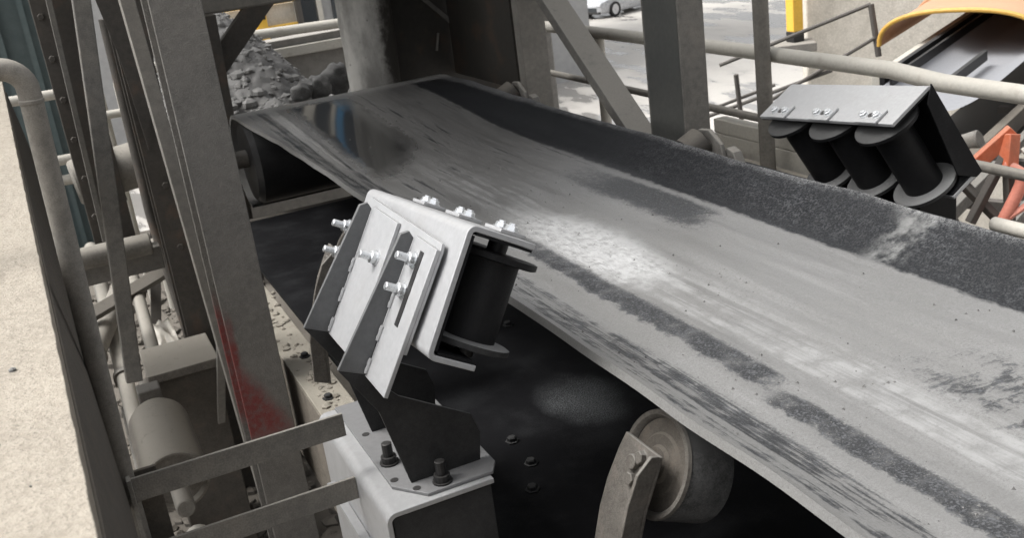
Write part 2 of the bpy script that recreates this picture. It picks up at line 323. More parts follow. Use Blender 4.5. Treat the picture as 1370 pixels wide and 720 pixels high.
# ------------------------------------------------------------------ conveyor belt
XC, HW = 1.09, .425
def prof(s, y):                 # s in -1..1 across the belt
    tr = 1-min(1, max(0, (y-3.0)/1.15)); tr = tr*tr*(3-2*tr)
    hw = HW+.035*(1-tr); a = abs(s)*hw; fl_ = .27
    d = max(0, a-fl_); z = 0
    if d > 0:
        k = .045; z = (d*d/(2*k) if d < k else d-k/2)*.47
    zf = -.762+z; x = a-(.07*d if d > 0 else 0)
    z = zf*tr+(-.702)*(1-tr)
    z += .004*max(0, min(1, (3.0-y)/.6))*mnoise.noise(V((s*3, y*2.2, 0)))+.006*abs(s)**6*mnoise.noise(V((s*2, y*5, 4)))
    return XC+math.copysign(x, s), z
ys = [-1.6+.03*i for i in range(200)]; ys = [y for y in ys if y < 4.2]; NS = 64
PR = .19; mb = MB(); rows = []
for y in ys: rows.append([V((prof(-1+2*i/NS, y)[0], y, prof(-1+2*i/NS, y)[1])) for i in range(NS+1)])
y0 = ys[-1]
for k in range(1, 13):
    a = math.pi*k/12; rows.append([V((prof(-1+2*i/NS, y0)[0], y0+.03+PR*math.sin(a), -.702-PR+PR*math.cos(a))) for i in range(NS+1)])
TH = .013; b0 = 0; nr = len(rows)
nrm = []
for j, r in enumerate(rows):
    row = []
    for i in range(NS+1):
        du = r[min(i+1, NS)]-r[max(i-1, 0)]; dv = rows[min(j+1, nr-1)][i]-rows[max(j-1, 0)][i]; row.append(du.cross(dv).normalized())
    nrm.append(row)
for r in rows: mb.v += r
for j, r in enumerate(rows): mb.v += [p-nrm[j][i]*TH for i, p in enumerate(r)]
Wd = NS+1; O2 = nr*Wd
for j in range(nr-1):
    for i in range(NS):
        a = j*Wd+i; mb.f.append((a, a+1, a+Wd+1, a+Wd)); mb.f.append((O2+a, O2+a+Wd, O2+a+Wd+1, O2+a+1))
    a = j*Wd; mb.f.append((a, a+Wd, O2+a+Wd, O2+a)); a += NS; mb.f.append((a, O2+a, O2+a+Wd, a+Wd))
root = thing('conveyor_belt', 'wide dusty grey rubber conveyor belt with dark wet streaks running across the picture', 'conveyor belt', (XC, 1.5, -1.02))
mb.build('carrying_strand', M['belt'], root, sharp=50)
mb = MB().box(.63, 1.55, -1.6, 4.2, -1.256, -1.244); mb.build('return_strand', M['rubber'], root)
mb = MB(); gm = random.Random(3)
for i in range(2600):
    y = gm.uniform(.6, 3.0) if gm.random() < .9 else gm.uniform(3, 4); sx = gm.choice((gm.uniform(-.95, .62), gm.gauss(-.45, .1), gm.gauss(.1, .2), gm.gauss(-.85, .05)))
    if mnoise.noise(V((sx*3, y*4, 8))) < gm.uniform(-.2, .5): continue
    sx = max(-.97, min(.9, sx)); x, z = prof(sx, y); r = gm.choice((.0005, .0006, .0008, .001, .0013, .0018, .003)); a = gm.random()*6
    mb.add([(x+r*math.cos(a), y+r*math.sin(a), z), (x+r*math.cos(a+2), y+r*1.3*math.sin(a+2), z), (x+r*math.cos(a+4.2), y+r*math.sin(a+4.2), z), (x+r*.2, y, z+r*gm.uniform(.7, 1.4))], [(0, 1, 3), (1, 2, 3), (2, 0, 3)])
stuff(mb.build('loose_grit', M['rock'], root, sharp=10))
root = thing('tail_pulley', 'dark pulley drum turning the belt at its far end', 'pulley', (XC, 4.2, -.90))
MB().cyl((.66, 4.2, -.892), (1.52, 4.2, -.892), .172, 40).build('drum', M['rubber'], root)
MB().cyl((.50, 4.2, -.875), (1.70, 4.2, -.875), .035).build('shaft', M['rust'], root)
for x in (.52, 1.62): MB().obox((x, 4.2, -.885), (.05, 0, 0), (0, .09, 0), (0, 0, .09)).build('bearing', M['rust'], root, .01)

# black deck under the belt
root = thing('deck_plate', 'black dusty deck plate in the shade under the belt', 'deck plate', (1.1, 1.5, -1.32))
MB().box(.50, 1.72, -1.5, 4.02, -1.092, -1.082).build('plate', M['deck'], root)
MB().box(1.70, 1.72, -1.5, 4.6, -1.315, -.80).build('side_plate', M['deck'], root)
mb = MB().lathe((0,0,0), (0,0,1), [(0, .015), (.003, .015), (.003, .010), (.010, .010), (.012, .008)], 6); bm_deck = mb.mesh('bolt', M['rubber'])
for x, y in ((.698, 1.829), (.691, 1.723), (.651, 1.634), (.95, 2.4), (.62, 2.9), (.80, 1.5)): place('bolt', bm_deck, root, (x, y, -1.082))

# stringers
def stringer(x0, x1, label, sgn):
    root = thing('conveyor_stringer', label, 'steel channel', ((x0+x1)/2, 1.8, -1.4), 'channels carrying the belt')
    xo = x0 if sgn > 0 else x1
    MB().box(x0, x1, -1.5, 5.0, -1.11, -1.10).build('top_flange', M['stringer'], root, .003)
    MB().box(x0, x1, -1.5, 5.0, -1.40, -1.39).build('bottom_flange', M['stringer'], root, .003)
    MB().box(*( (x0, x0+.008) if sgn > 0 else (x1-.008, x1)), -1.5, 5.0, -1.39, -1.11).build('web', M['stringer'], root)
    return root
st = stringer(.395, .485, 'dust caked channel behind the left silver bracket', 1)
stringer(1.72, 1.81, 'channel hidden along the far side of the belt', -1)
mb = MB()
for i in range(150):
    rock(mb, (random.gauss(.44, .02), random.uniform(1.9, 3.4), -1.10), random.choice((.003, .005, .008, .012)))
o = stuff(mb.build('crumbs', M['stringer'], st, sharp=20))
for x, y in ((.435, 2.33), (.45, 2.62), (.425, 2.12)):
    place('bolt', bm_deck, st, (x, y, -1.10))
root = thing('cross_member', 'dim cross beam below the belt near the pulley', 'beam', (.9, 4.0, -1.13))
MB().box(.45, 1.74, 4.03, 4.09, -1.165, -1.09).build('beam', M['steel_dark'], root, .003); root.children[0].name = 'channel_bar'

# ------------------------------------------------------------------ troughing idlers
def idler(y, label, x=.695, side=1, group='belt idlers', z0=-.848, RL=.085):
    """wing roll with its bracket; side=1 is the near edge of the belt"""
    def P(dx, dy, z): return V((x+dx if side > 0 else 2*XC-x-dx, y+dy, z))
    root = thing('belt_idler', label, 'idler', P(0, 0, -1.1), group)
    ax = V((side*math.cos(math.radians(25)), 0, -math.sin(math.radians(25))))
    c0 = P(0, 0, z0)
    R_ = .084
    r = MB().lathe(c0, ax, [(.012, .02), (.012, R_-.012), (.004, R_-.009), (0, R_-.005), (0, R_-.001), (.003, R_), (RL, R_), (RL+.004, R_-.006), (RL+.004, .03)], 44).build('roll', M['rollskin'], root, sharp=28)
    MB().lathe(c0-ax*.001, ax, [(.010, R_-.0125), (.002, R_-.0095), (0, R_-.0075), (0, R_-.0005), (.006, R_+.0008), (.006, R_-.001)], 44, False).build('rim', M['rust'], r)
    MB().lathe(c0+ax*.0115, ax, [(-.001, R_-.0125), (-.0018, R_-.0135), (-.0015, .050), (-.005, .046), (-.005, .030), (-.011, .026), (-.011, .012)], 40).build('end_disc', M['disc'], r)
    MB().cyl(c0-ax*.045, c0+ax*.02, .012, 14).build('shaft', M['rust'], r)
    # bracket: folded strap whose face looks outward, leaning with the roll
    up = V((side*math.sin(math.radians(25)), 0, math.cos(math.radians(25)))); yv = V((0, 1, 0))
    b = MB(); c1 = c0-ax*.032; hw = .053
    secs = [(.030, 0, hw*.92), (.0, -.002, hw), (-.05, -.004, hw*1.05), (-.10, .0, hw*1.1), (-.17, .012, hw*1.12), (-.26, .045, hw*1.12)]
    ra, rl = [], []
    for uu, nn, ww in secs:
        o_ = c1+up*uu+ax*nn; th = .0065; lw = .034 if uu < .02 else .018
        ra.append([o_-yv*ww, o_-yv*ww+ax*th, o_+yv*ww+ax*th, o_+yv*ww])
        rl.append([o_-yv*(ww+.0005), o_-yv*(ww+.0045)-ax*lw, o_-yv*(ww-.002)-ax*lw, o_-yv*(ww-.006)])
    b.rings(ra); b.rings(rl)
    b.build('bracket', M['rust'], root, .0015, 25)
    nut = MB().lathe((0,0,0), (0,0,1), [(-.003, .013), (0, .013), (.001, .0105), (.009, .0105), (.010, .009)], 6).mesh('nut', M['rust'])
    place('nut', nut, root, c1+up*.012-ax*.001-yv*.012, -ax); place('nut', nut, root, c1-up*.026-ax*.001-yv*.004, -ax, .4)
    return root
idler(1.235, 'dusty idler roll in rusty bracket under the near belt edge, bottom right of centre')
idler(2.2, 'rusty idler bracket partly hidden behind the left silver roller bracket', .505, z0=-.735)
for y in (2.50, 3.78):
    root = thing('return_idler', 'dusty idler end peeping over the far belt edge %s' % ('beside the wide grey post' if y < 3 else 'by the dark chute'), 'idler', (1.62, y, -.9), 'idler ends beyond the far edge')
    MB().lathe((1.60, y, -.775), (.90, 0, .42), [(0, .05), (0, .048), (.06, .048), (.062, .042)], 24).build('roll', M['steel_dark'], root)
    MB().prism([(1.66, y-.11, -.82), (1.66, y-.085, -.745), (1.66, y-.03, -.71), (1.66, y+.02, -.715), (1.66, y+.06, -.82)], (.014, 0, 0)).build('bracket', M['steel'], root, .003)
    MB().prism([(1.675, y-.16, -.83), (1.675, y-.12, -.765), (1.675, y-.09, -.755), (1.675, y-.06, -.83)], (.03, 0, 0)).build('lug', M['steel'], root, .003)

# ------------------------------------------------------------------ tracking roller units
nutm = MB().lathe((0,0,0), (0,0,1), [(0, .0125), (.002, .0125), (.0022, .0102), (.0075, .0098), (.0085, .0084), (.0086, .0060), (.0115, .0060), (.012, .005)], 6)
nut_mesh = nutm.mesh('nut', M['zinc'], 25)
bolt_long = MB().lathe((0,0,0), (0,0,1), [(0, .0135), (.0025, .0135), (.0026, .0105), (.011, .0105), (.012, .009), (.0121, .0065), (.030, .0065), (.031, .005)], 12).mesh('bolt', M['zinc'], 25)
def unit(root, P, sgn, L, H, W, aR, tilt=30):
    """C-shaped housing with three rubber rollers; P is the near upper bend corner on the outer face"""
    a = V((.0145, .9946, -.1023)).normalized(); th = math.radians(tilt)
    u = V((sgn*math.sin(th), 0, math.cos(th))); u = (u-a*u.dot(a)).normalized(); n = a.cross(u)*sgn
    P = V(P)
    def L_(x, y, z): return P+a*x+n*y+u*z          # along, inward, up
    T = .009; rb = .014
    # section of the folded plate in (n,u)
    sec = [(W, 0)]+[(rb-rb*math.sin(k*math.pi/10), -rb+rb*math.cos(k*math.pi/10)) for k in range(0, 6)]
    sec += [(rb-rb*math.cos(k*math.pi/10), -H+rb-rb*math.sin(k*math.pi/10)) for k in range(0, 6)]+[(W*.72, -H)]
    ins = [(W*.72, -H+T)]+[(rb-(rb-T)*math.cos(k*math.pi/10), -H+rb-(rb-T)*math.sin(k*math.pi/10)) for k in range(5, -1, -1)]
    ins += [(rb-(rb-T)*math.sin(k*math.pi/10), -rb+(rb-T)*math.cos(k*math.pi/10)) for k in range(5, -1, -1)]+[(W, -T)]
    poly = sec+ins; m = len(sec)
    mb = MB(); k0 = [L_(0, *p) for p in poly]; k1 = [L_(L, *p) for p in poly]; N = len(poly)
    mb.v = k0+k1
    for i in range(N):
        f = (i, i+N, (i+1) % N+N, (i+1) % N); mb.f.append(f if sgn > 0 else f[::-1])
    for i in range(m-1):                               # end faces as strips
        q = (i, i+1, N-2-i, N-1-i)
        mb.f.append(q if sgn > 0 else q[::-1]); q2 = tuple(x+N for x in q); mb.f.append(q2[::-1] if sgn > 0 else q2)
    mb.build('housing', M['silver'], root, .0012, 30)
    MB().prism([L_(.001, T+.0008, -rb-.001), L_(L-.001, T+.0008, -rb-.001), L_(L-.001, T+.0008, -H+rb+.001), L_(.001, T+.0008, -H+rb+.001)], n*.004).build('shade_liner', M['deck'], root)  # black sheets added inside the housing stand in for its inner shade
    MB().prism([L_(.001, rb+.001, -T-.0008), L_(L-.001, rb+.001, -T-.0008), L_(L-.001, W-.003, -T-.0008), L_(.001, W-.003, -T-.0008)], -u*.004).build('shade_liner', M['deck'], root)
    MB().prism([L_(.001, rb+.001, -H+T+.0008), L_(L-.001, rb+.001, -H+T+.0008), L_(L-.001, W*.72-.001, -H+T+.0008), L_(.001, W*.72-.001, -H+T+.0008)], u*.004).build('shade_liner', M['deck'], root)
    for i, f in enumerate((.16, .5, .84)):
        c = L*f; rn = .090 if sgn > 0 else .094; fr = .068 if sgn > 0 else .075
        top, bot = L_(c, rn, -T-.022), L_(c, rn, -H+.024)
        r = MB().cyl(top-u*.008, bot+u*.008, aR, 32).build('roller', M['poly'], root)
        MB().lathe(top, -u, [(0, .02), (0, fr-.006), (.0015, fr), (.010, fr), (.012, fr-.005), (.013, aR*.8)], 36).build('flange', M['poly'], r)
        MB().lathe(bot, u, [(0, .02), (0, fr-.006), (.0015, fr), (.010, fr), (.012, fr-.005), (.013, aR*.8)], 36).build('flange', M['dusty_flange'], r)
        MB().cyl(top+u*.021, top-u*.001, .016, 16).build('spindle', M['blackbolt'], r)
        MB().cyl(bot-u*.016, bot+u*.001, .016, 16).build('spindle', M['blackbolt'], r)
        lw = .033
        lp = MB().prism([L_(c-lw, W-.038, .0012), L_(c+lw, W-.038, .0012), L_(c+lw, W+.006, .0012), L_(c-lw, W+.006, .0012)], u*.006).build('lock_plate', M['silver'], root, .001)
        for k in (-1, 1): place('nut', nut_mesh, lp, L_(c+k*.021, W-.016, .0072), u, k)
        MB().lathe(L_(c, W-.018, .0072), u, [(0, .008), (.0008, .008)], 16).build('hole_plug', M['blackbolt'], lp)
    return L_, a, n, u

ROOT = thing('belt_tracker', 'silver grey bracket with black roller cage bolted at the near belt edge', 'roller bracket', (.40, 1.65, -1.1), 'belt tracking roller units')
LL, a_, n_, u_ = unit(ROOT, (.5, 1.354, -.441), 1, .54, .205, .11, .042)
th = math.radians(30); U0 = V((math.sin(th), 0, math.cos(th))); N0 = V((-math.cos(th), 0, math.sin(th)))   # N0 points outward
O0 = V((.5, 0, -.441))
def A_(y, uu, out): return O0+V((0, y, 0))+U0*uu+N0*out
# bevel-cornered backing plate between arms and housing
MB().prism([A_(1.395, -.058, .004), A_(1.400, -.045, .004), A_(1.74, -.045, .004), A_(1.745, -.06, .004), A_(1.745, -.22, .004), A_(1.395, -.22, .004)], N0*.006).build('backing_plate', M['silver'], ROOT, .001)
for y1, y0, nm in ((1.487, 1.393, 'near'), (1.70, 1.57, 'far')):
    arm = MB().prism([A_(y0, -.055, .0105), A_(y1, -.055, .0105), A_(y1, -.29, .0105), A_(y0, -.29, .0105)], N0*.007).build('arm_face', M['silver'], ROOT, .001)
    # upstand leg: one plate across the belt with a gusset foot
    zb = -.8935
    pts = [A_(y1, -.06, .0176), A_(y1, -.052, .028), A_(y1, -.060, .040), A_(y1, -.292, .062), A_(y1, -.288, .0176)]
    MB().prism(pts, (0, .008, 0)).build('upstand_leg', M['silver_shade'], ROOT, .001)
    pts = [A_(y1, -.2921, .062), V((.352, y1, -.752)), V((.383, y1, zb)), V((.507, y1, zb)), V((.514, y1, -.842)), V((.503, y1, -.806)), V((.388, y1, -.735)), A_(y1, -.2881, .0176)]
    MB().prism([p+V((0, .001, 0)) for p in pts], (0, .007, 0)).build('gusset_foot', M['shade_black'], ROOT, .001)
    if nm == 'far': continue
    sl_ = MB().prism([A_(y0+.052, -.07, .0178), A_(y0+.038, -.07, .0178), A_(y0+.038, -.19, .0178), A_(y0+.052, -.19, .0178)], N0*.0008).build('slot', M['blackbolt'], arm)
    for uu in (-.088, -.138): place('bolt', bolt_long, arm, A_(y0+.064, uu, .0176), N0, uu*9)
place('bolt', bolt_long, ROOT, A_(1.605, -.125, .0175), N0, .5)
for y1 in (1.4865, 1.6995):
    for k in range(3): MB().tube([A_(y1-.003, -.15-.055*k-.006*j, .0185+.001*(j % 2)) for j in range(5)], .0035, 8).build('weld_bead', M['silver'], ROOT)
for uu in (-.115, -.165): place('bolt', bolt_long, ROOT, A_(1.80, uu, .0105), N0, uu*5)
# feet and base channel
foot = MB().prism([(.352, 1.50, -.8995), (.352, 1.845, -.8995), (.516, 1.845, -.8995), (.526, 1.80, -.8995), (.526, 1.47, -.8995), (.510, 1.442, -.8995), (.395, 1.442, -.8995)], (0, 0, .006)).build('foot_plate', M['foot_grey'], ROOT, .001)
bb = MB().lathe((0,0,0), (0,0,1), [(0, .017), (.003, .017), (.0031, .0135), (.014, .0135), (.0142, .009), (.038, .009), (.039, .007)], 12).mesh('bolt', M['blackbolt'], 25)
for x, y in ((.428, 1.462), (.374, 1.575), (.425, 1.64), (.425, 1.78)): place('bolt', bb, foot, (x, y, -.8934), (0, 0, 1))
hp = MB().lathe((0,0,0), (0,0,1), [(0, .007), (.0006, .007)], 14).mesh('hole', M['blackbolt'])
for x, y in ((.362, 1.515), (.385, 1.468), (.37, 1.70)): place('hole', hp, foot, (x, y, -.8934))
rb = .018; sec = [(.505, -.90)]+[(.317+rb-rb*math.sin(k*math.pi/10), -.90-rb+rb*math.cos(k*math.pi/10)) for k in range(6)]+[(.317, -1.30), (.326, -1.30)]+[(.317+rb-(rb-.009)*math.cos(k*math.pi/10), -.90-rb+(rb-.009)*math.sin(k*math.pi/10)) for k in range(6)]+[(.505, -.909)]
mb = MB(); N = len(sec); mb.v = [V((x, 1.43, z)) for x, z in sec]+[V((x, 1.85, z)) for x, z in sec]
for i in range(N): mb.f.append((i, i+N, (i+1) % N+N, (i+1) % N))
for i in range(7): q = (i, i+1, N-2-i, N-1-i); mb.f.append(q); mb.f.append(tuple(x+N for x in q)[::-1])
mb.build('base_channel', M['silver'], ROOT, .0012, 30)
MB().box(.329, .50, 1.434, 1.442, -1.30, -.9095).build('end_plate', M['shade_black'], ROOT, .001)
place('bolt', bolt_long, ROOT, (.46, 1.434, -1.03), (0, -1, 0)); 
MB().box(.300, .3165, 1.44, 1.80, -1.03, -1.02).build('side_ledge', M['silver'], ROOT, .001)

RR = thing('belt_tracker', 'silver topped bracket with three black rollers beyond the far belt edge', 'roller bracket', (1.80, 1.95, -1.1), 'belt tracking roller units')
LR, a2, n2, u2 = unit(RR, (1.7625, 1.7494, -.5194), -1, .48, .26, .135, .046)
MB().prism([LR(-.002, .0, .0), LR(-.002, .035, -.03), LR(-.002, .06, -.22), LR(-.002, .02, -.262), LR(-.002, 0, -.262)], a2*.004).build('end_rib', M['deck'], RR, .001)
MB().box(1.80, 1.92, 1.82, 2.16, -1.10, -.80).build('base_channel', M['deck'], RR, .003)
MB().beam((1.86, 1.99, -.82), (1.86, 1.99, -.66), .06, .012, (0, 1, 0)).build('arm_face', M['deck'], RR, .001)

# ------------------------------------------------------------------ steelwork on the left
def hcol(name, label, x0, x1, y0, y1, z0, z1, mat, cat='column', bolts=(), red=None):
    root = thing(name, label, cat, ((x0+x1)/2, (y0+y1)/2, z0)); tf = .010
    MB().box(x0, x1, y0, y0+tf, z0, z1).build('flange', red or mat, root, .002)
    MB().box(x0, x1, y1-tf, y1, z0, z1).build('flange', mat, root, .002)
    MB().box((x0+x1)/2-.005, (x0+x1)/2+.005, y0+tf, y1-tf, z0, z1).build('web', mat, root)
    if bolts:
        bm = MB().lathe((0,0,0), (0,0,1), [(0, .014), (.008, .014), (.010, .011)], 6).mesh('bolt', mat)
        for (x, z) in bolts: place('bolt', bm, root, (x, y0, z), (0, -1, 0))
    return root
hcol('steel_column', 'thick dusty grey column with red paint near its foot, left of the belt', .255, .368, 2.5, 2.66, -2.3, 1.3, M['column_red'])
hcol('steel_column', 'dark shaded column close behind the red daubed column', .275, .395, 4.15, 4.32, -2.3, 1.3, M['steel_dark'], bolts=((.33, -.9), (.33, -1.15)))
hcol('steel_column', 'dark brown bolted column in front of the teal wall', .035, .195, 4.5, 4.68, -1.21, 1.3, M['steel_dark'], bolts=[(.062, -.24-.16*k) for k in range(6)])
root = thing('gusset', 'dark slanting gusset plate at the top between the left columns', 'gusset', (.27, 4.13, -.4))
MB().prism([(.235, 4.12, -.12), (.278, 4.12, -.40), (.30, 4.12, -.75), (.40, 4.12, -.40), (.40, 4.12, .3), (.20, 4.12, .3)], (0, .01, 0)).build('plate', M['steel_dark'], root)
root = thing('diagonal_strut', 'pale dusty strut leaning between the two dark columns at the left', 'strut', (.033, 3.6, -1.4))
MB().beam((.215, 3.6, .20), (.033, 3.6, -1.42), .054, .05).build('tube', M['steel'], root, .004)
root = thing('diagonal_strut', 'smooth lighter strut in the gap beside the red daubed column', 'strut', (.26, 2.78, -.9))
MB().beam((.225, 2.80, .2), (.300, 2.80, -1.9), .035, .05).build('flat_bar', M['steel_light'], root, .002)
root = thing('diagonal_strut', 'thin pale rod running down beside the brown bolted column', 'strut', (.075, 4.4, -1.2))
MB().beam((.115, 4.44, .2), (.072, 4.44, -1.21), .022, .022).build('rod', M['steel'], root, .002)
# gooseneck handrail
root = thing('handrail_post', 'dusty tubular handrail post bent over at the top beside the pale ledge', 'handrail', (-.03, 1.62, -.9))
pts = [(-.040, 1.62, -1.3), (-.038, 1.62, -.8), (-.018, 1.62, -.19)]
for k in range(1, 9):
    a = math.pi/2*k/8; pts.append((-.0178-.034*(1-math.cos(a)), 1.62, -.18+.034*math.sin(a)))
pts.append((-.4, 1.62, -.146)); MB().tube(pts, .0158, 18).build('bent_tube', M['pipe'], root)
MB().lathe((-.0185, 1.62, -.20), (.03, 0, 1), [(0, .0155), (.002, .0170), (.006, .0170), (.008, .0155)], 18).build('weld_collar', M['pipe'], root)
# ledge at the far left with its brown face
root = thing('ledge', 'sunlit sandy ledge filling the left edge of the picture', 'ledge', (-.3, 2, -.44))
def lex(y): return -.0285-.0222*y          # the ledge runs a little askew to the belt
def lg(u, v):
    y = .1+4.2*v; x = lex(y)-.85*(1-u)**1.6; return (x+.0012*mnoise.noise(V((y*22, 0, u*3)))*u, y, -.400+.0012*mnoise.noise(V((x*30, y*30, 0)))+.0012*mnoise.noise(V((x*90, y*90, 0)))-.003*max(0, (u-.99)/.01))
MB().grid(lg, 150, 300).build('top', M['ledge'], root, sharp=180)
MB().prism([(-.9, .1, -.46), (lex(.1)-.001, .1, -.46), (lex(4.3)-.001, 4.3, -.46), (-.9, 4.3, -.46)], (0, 0, .055)).build('slab', M['ledge'], root)
mb = MB(); mb.v = [V(p) for p in ((lex(.1)-.012, .1, -.46), (lex(.1)+.002, .1, -.46), (-.020, .1, -.84), (-.07, .1, -.84), (lex(4.2)-.012, 4.2, -.46), (lex(4.2)+.002, 4.2, -.46), (-.075, 4.2, -.84), (-.125, 4.2, -.84))]
mb.f = [(0,1,2,3), (7,6,5,4), (1,5,6,2), (0,4,5,1), (3,2,6,7), (0,3,7,4)]; mb.build('brown_plate', M['plate_brown'], root, .002)
mb = MB()
for x, y, r in ((-.10, 1.13, .004), (-.112, .95, .0015), (-.13, 1.4, .002), (-.088, .85, .0012)): rock(mb, (x, y, -.399), r)
stuff(mb.build('pebbles', M['rock'], root, sharp=20))
# guard frame between post and base
root = thing('guard_frame', 'dusty flat bar frame joining the left post to the silver base', 'frame', (.14, 1.6, -.95))
for z in (-.79, -.913):
    MB().box(-.03, .316, 1.60, 1.606, z-.042, z).build('flat_bar', M['steel'], root, .001)
MB().box(-.036, -.029, 1.585, 1.65, -1.4, -.785).build('post_plate', M['steel'], root, .001)
MB().box(-.028, .012, 1.642, 1.65, -1.4, -.80).build('back_plate', M['plate_brown'], root, .001)
# drum, box and pipes in the pit
root = thing('drum', 'dust covered drum lying below the guard frame', 'drum', (.07, 3.2, -1.59))
MB().lathe((.07, 3.03, -1.55), (0, 1, 0), [(.02, .02), (.02, .082), (0, .088), (0, .095), (.004, .098), (.44, .098), (.47, .088), (.475, .03)], 40).build('shell', M['dustdrum'], root)
MB().cyl((.07, 2.85, -1.55), (.07, 3.85, -1.55), .028).build('shaft', M['pipe'], root)
MB().box(.03, .11, 3.62, 3.70, -1.62, -1.48).build('bearing', M['rust'], root, .006)
root = thing('pipe_run', 'whitish dust caked pipe end below the drum', 'pipe', (.085, 2.7, -1.62))
MB().tube([(.085, 2.2, -1.66), (.082, 2.5, -1.63), (.08, 2.78, -1.60)], .034).build('tube', M['rail'], root)
root = thing('steel_box', 'dusty lidded box behind the drum', 'box', (.21, 3.95, -2.3))
MB().box(.095, .325, 3.81, 4.08, -2.3, -1.535).build('case', M['plate_brown'], root, .004)
MB().box(.08, .34, 3.795, 4.095, -1.535, -1.50).build('lid', M['dustdrum'], root, .004)
for x, y, lab, r in ((.33, 4.75, 'grey upright pipe behind the lidded box', .035), ):
    root = thing('upright_pipe', lab, 'pipe', (x, y, -2.3)); MB().tube([(x+.01, y, -2.3), (x, y, -1.7), (x-.03, y, -1.15), (x-.02, y, -.3)], r).build('tube', M['steel_dark'], root)
root = thing('pit_beam', 'dusty level beam crossing under the brown bolted column', 'beam', (.1, 4.6, -1.3))
MB().box(-1.2, .275, 4.46, 4.54, -1.31, -1.21).build('channel_bar', M['steel'], root, .004)
MB().cyl((-.30, 4.38, -1.17), (.24, 4.38, -1.17), .045).build('pipe_on_top', M['pipe'], root)
MB().cyl((.20, 5.0, -1.36), (.32, 5.0, -1.34), .03).build('pale_roller', M['steel_light'], root)
MB().box(-1.2, -1.1, 4.46, 4.54, -2.3, -1.31).build('leg', M['steel'], root)
for x0, x1, y0, y1, h, lab in ((.17, .27, 4.35, 5.0, -1.72, 'pale crumbling plinth behind the lidded box'), (.36, .50, 4.5, 5.4, -1.66, 'pitted pale plinth beside the red daubed column')):
    root = thing('plinth', lab, 'plinth', ((x0+x1)/2, (y0+y1)/2, -2.3))
    MB().grid(lambda u, v: (x0+(x1-x0)*u, y0+(y1-y0)*v, h+.03*mnoise.noise(V((u*4, v*6, h)))), 14, 24).build('top', M['wallc'], root, sharp=60)
    MB().box(x0, x1, y0, y1, -2.4, h-.03).build('block', M['wallc'], root, .01)
for i, (p, q, r, lab) in enumerate((((.02, 5.3, -1.05), (.50, 5.3, -1.0), .11, 'fat dusty pipe behind the dark columns'), ((-.25, 4.2, -1.75), (.16, 5.6, -1.62), .05, 'slanting pipe half buried in the pit rubble'), ((.0, 3.9, -1.95), (.02, 6.0, -1.55), .035, 'thin grey pipe lying lengthwise in the pit'), ((.14, 4.3, -1.62), (.20, 6.4, -1.50), .028, 'narrow pipe running along the pit beside the lidded box'))):
    root = thing('pit_pipe', lab, 'pipe', p, 'pipes in the pit'); MB().cyl(p, q, r, 24).build('tube', M['pipe'] if i != 2 else M['steel_light'], root)
    MB().lathe(V(p).lerp(V(q), .35), V(q)-V(p), [(0, r), (0, r*1.35), (.03, r*1.35), (.03, r)], 24).build('flange', M['rust'], root)
for i, (p, q, wd_, lab) in enumerate((((.10, 5.0, -2.2), (.46, 5.6, -.9), .05, 'dark slanting strut low between the columns'), ((-.2, 4.9, -1.62), (.5, 5.1, -1.45), .06, 'dark angle bar across the pit'), ((.22, 3.9, -2.2), (.36, 3.75, -1.4), .03, 'pale flat strip beside the lidded box'), ((-.02, 3.3, -2.2), (.0, 4.5, -1.9), .08, 'rusty sole plate bar under the drum'))):
    root = thing('pit_bar', lab, 'bar', p, 'bars in the pit'); MB().beam(p, q, wd_, wd_*.6).build('flat_bar', (M['steel_dark'], M['steel_dark'], M['steel_light'], M['rust'])[i], root, .003)
# teal wall and rails far left
root = thing('teal_wall', 'teal ribbed cladding wall far left', 'wall', (-2, 9, -6))
MB().box(-6, .20, 9.06, 9.2, -6, 3).build('wall', M['teal'], root)
pm = MB().box(-.02, .02, -.03, .03, 0, 9).mesh('rib', M['teal'])
for k in range(14): place('rib', pm, root, (-2.6+.2*k, 9.03, -6))
root = thing('handrail', 'pale rails in front of the teal wall', 'handrail', (-.5, 5.6, -2.2), 'background handrails')
for z in (-.58, -.90, -1.0): MB().cyl((-2, 5.6, z-.06), (.16, 5.6, z-.085), .025).build('rail', M['rail'], root)
MB().cyl((-.9, 5.6, -2.2), (-.9, 5.6, -.6), .025).build('post', M['rail'], root)
root = thing('handrail', 'white bent tube rail glimpsed between the dark columns', 'handrail', (.4, 6, -2.0), 'background handrails')
pts = [(.37, 6, -2.0), (.37, 6, -.75)]+[(.37+.05*(1-math.cos(k*.2)), 6, -.72+.05*math.sin(k*.2)) for k in range(1, 8)]+[(.8, 6, -.66)]
MB().tube(pts, .03).build('bent_tube', M['rail'], root)
MB().cyl((.1, 6, -.86), (.8, 6, -.88), .022).build('rail', M['rail'], root)
MB().cyl((.27, 6.1, -2.0), (.27, 6.1, -.6), .02).build('post', M['rail'], root)

